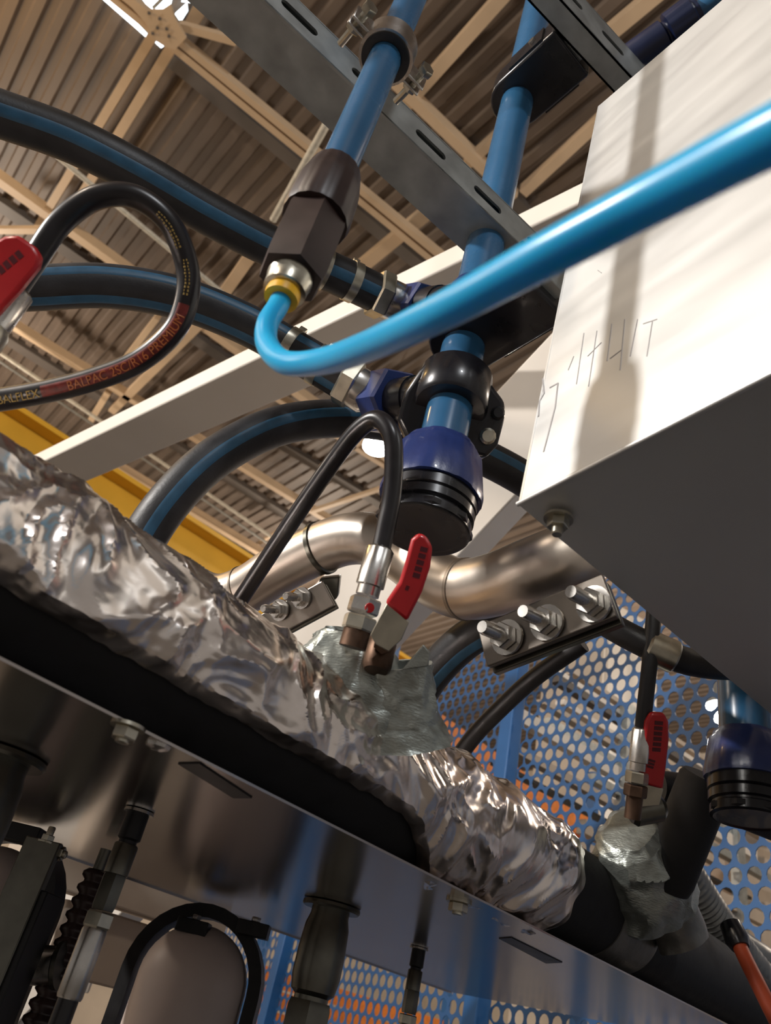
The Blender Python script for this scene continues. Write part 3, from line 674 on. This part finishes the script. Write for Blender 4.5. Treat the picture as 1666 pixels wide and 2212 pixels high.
yP, zP, RP = .412, CAM.z + .1655, .0492
ins = mk('insulated_pipe', lathe([(RP - .0015, -.35), (RP, -.349), (RP, .86), (RP + .001, .90), (RP, 1.5)], V((0, yP, zP)), X, 64), 'foam', label='black foam insulated pipe lying along the front edge of the tray', category='pipe')
# foil wrap
cdir = V((0, -yP, CAM.z - zP)).normalized(); cup = V((0, 0, 1)); cup = (cup - cdir * cup.dot(cdir)).normalized()
def ridge(p): return 1 - abs(noise.noise(p)) * 2
def lowedge(x):
    e_ = -10 + 3 * noise.noise(V((x * 30, 1, 0))) + 2 * noise.noise(V((x * 90, 4, 0)))
    if x > .44: e_ -= 95 * min(1, max(0, (x - .455) / .13)) ** 1.3
    return e_
NS, NT = 420, 110; fv_, ff_ = [], []
for i in range(NS + 1):
    for j in range(NT + 1):
        t = j / NT; x0 = -.16; x1 = .735 + .02 * noise.noise(V((t * 9, 2, 7))) + .03 * (t - .4)
        x = x0 + (x1 - x0) * i / NS; a0 = lowedge(x); th = math.radians(a0 + (165 - a0) * t)
        q = V((x, th * RP, 0)); wv = V((noise.noise(q * 14), noise.noise(q * 14 + V((5, 5, 5))), 0)) * .035
        p = q + wv
        h = .0045 * max(0, ridge(V((p.x * 13, p.y * 17, 2)))) ** 1.5 + .0040 * max(0, ridge(V((p.x * 19, p.y * 9, 3))) - .2) + .0026 * max(0, ridge(V((p.x * 36, p.y * 42, 9)))) ** 2 + .0010 * ridge(V((p.x * 80, p.y * 60, 5))) + .0003 * ridge(p * 150)
        edge = min(1, min(i / 10, (NS - i) / 10) * 1 + 0, ) if i > NS - 10 else 1
        edge = min(edge, j / 6)
        h *= min(1, max(.15, (math.degrees(th) + 100) / 60))
        r = RP + .0010 + .0022 * max(0, 1 - abs(x - .62) / .25) * .6 + max(0, h + .001) * (.25 + .75 * edge)
        fv_.append(V((x, yP, zP)) + (cdir * math.cos(th) + cup * math.sin(th)) * r)
for i in range(NS):
    for j in range(NT): k = i * (NT + 1) + j; ff_.append((k, k + 1, k + NT + 2, k + NT + 1))
foil = mk('aluminium_foil', (fv_, ff_), 'foil', smooth=28, label='crumpled aluminium foil wrapped over the insulated pipe', category='foil')

# taped branch with the valve
def lump(p, axis, prof, n, amp, sc_, ref=None, squash=1.0, fold=0):
    a, u, w_ = frame(axis, ref); v, f = [], []; m = len(prof) * 6
    P = []
    for k in range(m + 1):
        t = k / m * (len(prof) - 1); i = min(int(t), len(prof) - 2); s = t - i; s = s * s * (3 - 2 * s)
        P.append((prof[i][0] * (1 - s) + prof[i + 1][0] * s, prof[i][1] * (1 - s) + prof[i + 1][1] * s))
    for r, h in P:
        for k in range(n):
            t = 2 * math.pi * k / n; d_ = u * math.cos(t) + w_ * math.sin(t) * squash; q = p + a * h + d_ * r
            g = noise.noise(q * sc_) * amp + abs(noise.noise(V((q.x * sc_ * 1.6 + q.z * 40, q.y * sc_ * 1.6, q.z * sc_ * 1.3)))) * amp * fold + max(0, ridge(q * sc_ * .75 + V((3, 1, 8)))) ** 4 * amp * fold * .8
            v.append(q + d_ * g)
    for i in range(m):
        for k in range(n): k2 = (k + 1) % n; f.append((i * n + k, i * n + k2, (i + 1) * n + k2, (i + 1) * n + k))
    f.append(tuple(reversed(range(n)))); return v, f
tb = V((.455, yP - .012, zP + .035))
tape = thing('taped_branch', 'wrinkled silver tape bundle around the branch below the red handled valve', 'tape', tb - Z * .01)
q0, q1 = U(738, 1530, .566), U(756, 1362, .566)
mk('tape_wrap', lump(q0, q1 - q0, [(.060, -.014), (.056, .006), (.044, .026), (.029, .046), (.0195, .058), (.013, .054)], 96, .0042, 62, fold=1.0, ref=XR, squash=.50), 'tape', tape, smooth=40)
q2, q3 = U(872, 1590, .560), U(862, 1430, .560)
mk('tape_collar', lump(q2, q3 - q2, [(.034, -.006), (.0265, .010), (.0235, .030), (.0235, .052), (.0195, .052), (.019, .040)], 72, .0026, 80, fold=1.2, ref=XR, squash=.75), 'tape', tape, smooth=40)
mk('foam_core', lathe([(.018, 0), (.018, .012)], q2 + (q3 - q2).normalized() * .028, q3 - q2, 28), 'foam', tape)
mk('core_pipe', lathe([(.0105, -.01), (.0105, .036)], q0 + (q1 - q0).normalized() * .02, q1 - q0, 24), 'black_plastic', tape)
mk('loose_flap', prism([U(a, b, .535) for a, b in ((868, 1448), (915, 1392), (930, 1410), (926, 1440))], FW * .003), 'tape', tape, bevel=.001)
# right-hand taped section
s1 = mk('tape_sleeve', lathe([(.0505, .84), (.0520, .85), (.0525, .92), (.0505, .93)], V((0, yP, zP)), X, 56), 'tape_dark', label='dark grey tape band around the insulated pipe right of the foil', category='tape')
tb2 = thing('taped_stub', 'pale silver tape over the branch below the upright red handle', 'tape', U(1370, 1850, .82))
q4, q5 = U(1390, 1900, .83), U(1345, 1745, .80)
mk('tape_wrap', lump(q4, q5 - q4, [(.056, -.02), (.054, .015), (.046, .042), (.037, .060), (.026, .068), (.0005, .070)], 72, .0035, 50, squash=.9, fold=1.4), 'tape', tb2, smooth=40)
mk('tape_strip', lump(U(1455, 1975, .84), U(1400, 1830, .86) - U(1455, 1975, .84), [(.030, -.03), (.032, 0), (.032, .04), (.026, .075)], 48, .003, 50, squash=.8), 'tape_dark', tb2, smooth=40)
TB = Tube([U(1395, 1830, .80), U(1440, 1770, .79), U(1490, 1760, .78), U(1490, 1840, .80), U(1480, 1930, .82)], .030, 8)
mk('insulated_branch', lathe([(.025, -.07), (.027, -.06), (.027, .045), (.024, .05)], U(1490, 1775, .80), U(1515, 1700, .80) - U(1455, 1850, .80), 40), 'foam', label='short black foam insulated stub beside the upright red handle', category='pipe')
hose('ribbed_conduit', [(1400, 1770, 1.10), (1480, 1890, 1.10), (1540, 1985, 1.11), (1600, 2065, 1.13), (1700, 2190, 1.16)], [.0285, .0262] * 40, 'dark grey ribbed conduit beside the taped pipe at lower right', [], m='tape_dark', cat='conduit', sub=40)
hose('dark_hose', [(1420, 1700, .85), (1500, 1712, .86), (1600, 1752, .87), (1720, 1800, .88)], .018, 'dark grey hose running to the right edge under the small union', [], m='rubber')
hose('dark_hose', [(1560, 2020, 1.2), (1640, 2075, 1.2), (1750, 2150, 1.2)], .026, 'grey pipe at the lower right corner behind the orange cable', [], m='tape_dark')
To, ho = hose('orange_cable', [(1588, 2020, .78), (1608, 2065, .76), (1640, 2130, .73), (1690, 2230, .70)], .0072, 'orange cable at the lower right corner', [], cat='cable', m='cable_orange')
mk('gland', lathe([(.011, -.016), (.012, 0), (.009, .008)], To.c[2], To.T[2], 20), 'black_plastic', ho)
P5 = U(1612, 1600, .74)
mk('short_blue_pipe', Tube([V((P5.x, P5.y, vz(P5, 1640))), V((P5.x, P5.y, vz(P5, 1380)))], .0240, 1).mesh(32), 'pipe_blue', label='short blue pipe under the right end of the duct', category='pipe')
union(P5, (vz(P5, 1592), vz(P5, 1690), 0, 0, vz(P5, 1772)), 'navy and black threaded union at the right edge before the fence', 'threaded unions')

# ================================================================ COUPLERS UNDER THE TRAY
def big_coupler(px, py, label):
    p = onT(px, py); t = thing('hydraulic_coupler', label, 'coupler', p - Z * .20, group='large hydraulic couplers'); D = -Z
    mk('flange_ring', lathe([(.020, 0), (.0310, .001), (.0315, .004), (.030, .006), (.021, .006)], p, D, 44), 'dark_steel', t)
    mk('barrel', lathe([(.0205, .004), (.0205, .012), (.0235, .022), (.0250, .045), (.0250, .068), (.0225, .082), (.0175, .086), (.0175, .092)], p, D, 44), 'dark_steel', t)
    mk('hex_body', hexnut(p + D * .090, D, .0245, .05, ref=CAM - p), 'dark_steel', t, smooth=20)
    mk('lower_nut', hexnut(p + D * .143, D, .0255, .028), 'zinc', t, smooth=20)
    mk('tail', lathe([(.019, .17), (.019, .30)], p, D, 32), 'rubber', t)
big_coupler(718, 1953, 'large dark hydraulic coupler hanging from the tray near the blue fence post')
big_coupler(8, 1625, 'large dark hydraulic coupler at the left edge under the tray')
def thin_coupler(px, py, label, drop):
    p = onT(px, py); t = thing('hose_coupler', label, 'coupler', p - Z * drop, group='thin hose couplers'); D = -Z
    mk('flange_ring', lathe([(.008, 0), (.0118, .0006), (.0120, .0028), (.008, .003)], p, D, 32), 'steel', t)
    mk('collar', lathe([(.0088, .002), (.0090, .022), (.0070, .0235), (.0070, .027)], p, D, 32), 'black_steel', t)
    mk('sleeve', lathe([(.0085, .026), (.0092, .027), (.0092, .048)], p, D, 32), 'dark_steel', t)
    mk('hex_body', hexnut(p + D * .047, D, .0094, .026), 'dark_steel', t, smooth=20)
    mk('nut', hexnut(p + D * .074, D, .0108, .011), 'zinc', t, smooth=20)
    mk('ferrule', lathe([(.0085, .085), (.0092, .087), (.0092, .128), (.0085, .13)], p, D, 28), 'steel', t)
    mk('hose', lathe([(.0074, .128), (.0074, drop)], p, D, 24), 'rubber_gloss', t)
thin_coupler(302, 1750, 'thin coupler with black hose hanging from the tray beside the brown bellows', .42)
thin_coupler(906, 2046, 'thin coupler hanging from the tray in front of the perforated fence', .42)

# dome-topped steel cylinders with straps
def dome(px, py, d, r, label):
    top = U(px, py, d); t = thing('dome_cylinder', label, 'cylinder', V((top.x, top.y, top.z - .45)), group='dome topped cylinders')
    pr = [(r, -.45), (r, -.05 - r * .6)] + [(r * math.cos(a), -r * .95 + r * .95 * math.sin(a)) for a in [math.radians(q) for q in range(0, 90, 10)]] + [(r * .03, 0)]
    mk('shell', lathe(pr, top, Z, 48), 'dome', t, smooth=60)
    sdir = XR.copy(); sdir.z = 0; sdir.normalize(); arc = []
    for k in range(17):
        a = math.pi * k / 16; arc.append(top - Z * (r * .95) + sdir * math.cos(a) * (r + .008) + Z * math.sin(a) * (r * 1.02 + .006))
    arc = [arc[0] - Z * .12] + arc + [arc[-1] - Z * .12]
    fwd = Z.cross(sdir).normalized(); v, f = [], []
    for i, q in enumerate(arc):
        tt = (arc[min(i + 1, len(arc) - 1)] - arc[max(i - 1, 0)]).normalized(); nn = tt.cross(fwd)
        for a, b in ((-1, -1), (1, -1), (1, 1), (-1, 1)): v.append(q + fwd * a * .016 + nn * (b * .008 - .005))
    for i in range(len(arc) - 1):
        for k in range(4): k2 = (k + 1) % 4; f.append((i * 4 + k, i * 4 + k2, i * 4 + 4 + k2, i * 4 + 4 + k))
    f += [(0, 1, 2, 3), tuple(len(v) - 4 + k for k in range(4))]
    s = mk('strap', (v, f), 'black_steel', t); return t, top, sdir, fwd
t1, top1, sdir, fwdv = dome(22, 1832, .80, .052, 'dome topped steel cylinder at the left edge behind the dark flat bar')
t2, top2, *_ = dome(452, 2000, 1.0, .068, 'dome topped steel cylinder between the bellows and the blue fence post')
for px, py in ((418, 2003), (548, 2008)):
    c_ = U(px, py, .97); mk('lug', obox(c_, sdir, fwdv, Z, .02, .012, .008), 'black_steel', t2, bevel=.001); mk('lug_bolt', hexnut(c_ - fwdv * 0 + Z * .008, Z, .006, .006), 'steel', t2)
br = thing('flat_bar_post', 'dark flat steel bar with two bolts standing before the left dome', 'bar', U(20, 2300, .70))
pb = U(98, 1815, .72); pe = V((pb.x, pb.y, pb.z - .5))
mk('bar', obox((pb + pe) / 2, sdir, fwdv, Z, .017, .005, .25), 'dark_steel', br, bevel=.001)
mk('side_bar', obox((pb + pe) / 2 + sdir * .019 + fwdv * .02 - Z * .03, sdir, fwdv, Z, .004, .022, .24), 'black_steel', br, bevel=.001)
bolt_parts(br, U(103, 1812, .72) - Z * .004, Z, .0055, 'zinc', stud=1.4)
bolt_parts(br, U(122, 1842, .72), sdir, .0055, 'zinc', stud=.5)
mk('top_bracket', obox(U(30, 1798, .76), sdir, fwdv, Z, .03, .012, .008), 'black_steel', br, bevel=.001)
# bellows strut
bt = onV(U(212, 1880, .78), 212, 1880); bl = thing('bellows_strut', 'dark brown ribbed bellows strut beside the thin coupler hose', 'strut', bt - Z * .40)
pr = []
for k in range(26): h = -k * .0125; r = .0135 + .0002 * k; pr += [(r * .72, h), (r, h - .0035), (r, h - .007), (r * .72, h - .0105)]
mk('bellows', lathe(pr, bt, Z, 32), 'bellows', bl, smooth=60)
mk('rod', lathe([(.006, .02), (.006, -.36)], bt, Z, 16), 'dark_steel', bl)
cyl = thing('steel_roller', 'small steel roller beside the lower part of the bellows', 'roller', U(90, 2110, .72))
mk('drum', lathe([(.010, -.016), (.0165, -.015), (.0165, .015), (.010, .016)], U(86, 2085, .72), sdir + Z * .2, 32), 'steel', cyl)
mk('washer', lathe([(.020, .017), (.020, .021)], U(86, 2085, .72), sdir + Z * .2, 32), 'dark_steel', cyl)
# cream machine frame members under the tray
def member(a, b, da, db, w_, h, label, m='cream_dark', up=Z):
    p, q = U(*a, da), U(*b, db); t = thing('frame_member', label, 'beam', (p + q) / 2, group='cream frame members')
    mk('profile', beam(p, q, w_, h, up), m, t, bevel=.003, smooth=0); return t
def mem_x(px0, py0, px1, y_, zr, w_, h, label, m):
    p = onP(px0, py0, V((0, y_, 0)), Y); q = onP(px1, py0 + (px1 - px0) * .37, V((0, y_, 0)), Y); q = V((q.x, q.y, p.z)); p = p - X * .02
    t = thing('frame_member', label, 'beam', (p + q) / 2, group='cream frame members'); mk('profile', beam(p, q, w_, h), m, t, bevel=.003, smooth=0)
mem_x(60, 1845, 470, 1.12, 0, .05, .06, 'cream frame member in a shaded tone along the back edge of the tray', 'cream_dark')  # cream paint with its shade put into the darker colour
mem_x(120, 2020, 320, 1.15, 0, .06, .09, 'cream frame member in a shaded tone below the tray ending beside the orange rack', 'cream_dark')
member((232, 1885), (150, 2120), 1.75, 1.75, .10, .05, 'bright cream frame member left of the bellows', 'cream')

mb = thing('bounce_blocker', 'dark grey box added below the tray to block floor bounce', 'machine', V((.85, .9, 0)))  # added box that keeps light off the floor from reaching the parts above
mk('housing', obox(V((.75, .9, .45)), X, Y, Z, .5, .95, .45), 'machine', mb, bevel=.01, smooth=0)
mk('top_rim', obox(V((.75, .9, .895)), X, Y, Z, .51, .96, .012), 'black_steel', mb, bevel=.003, smooth=0)
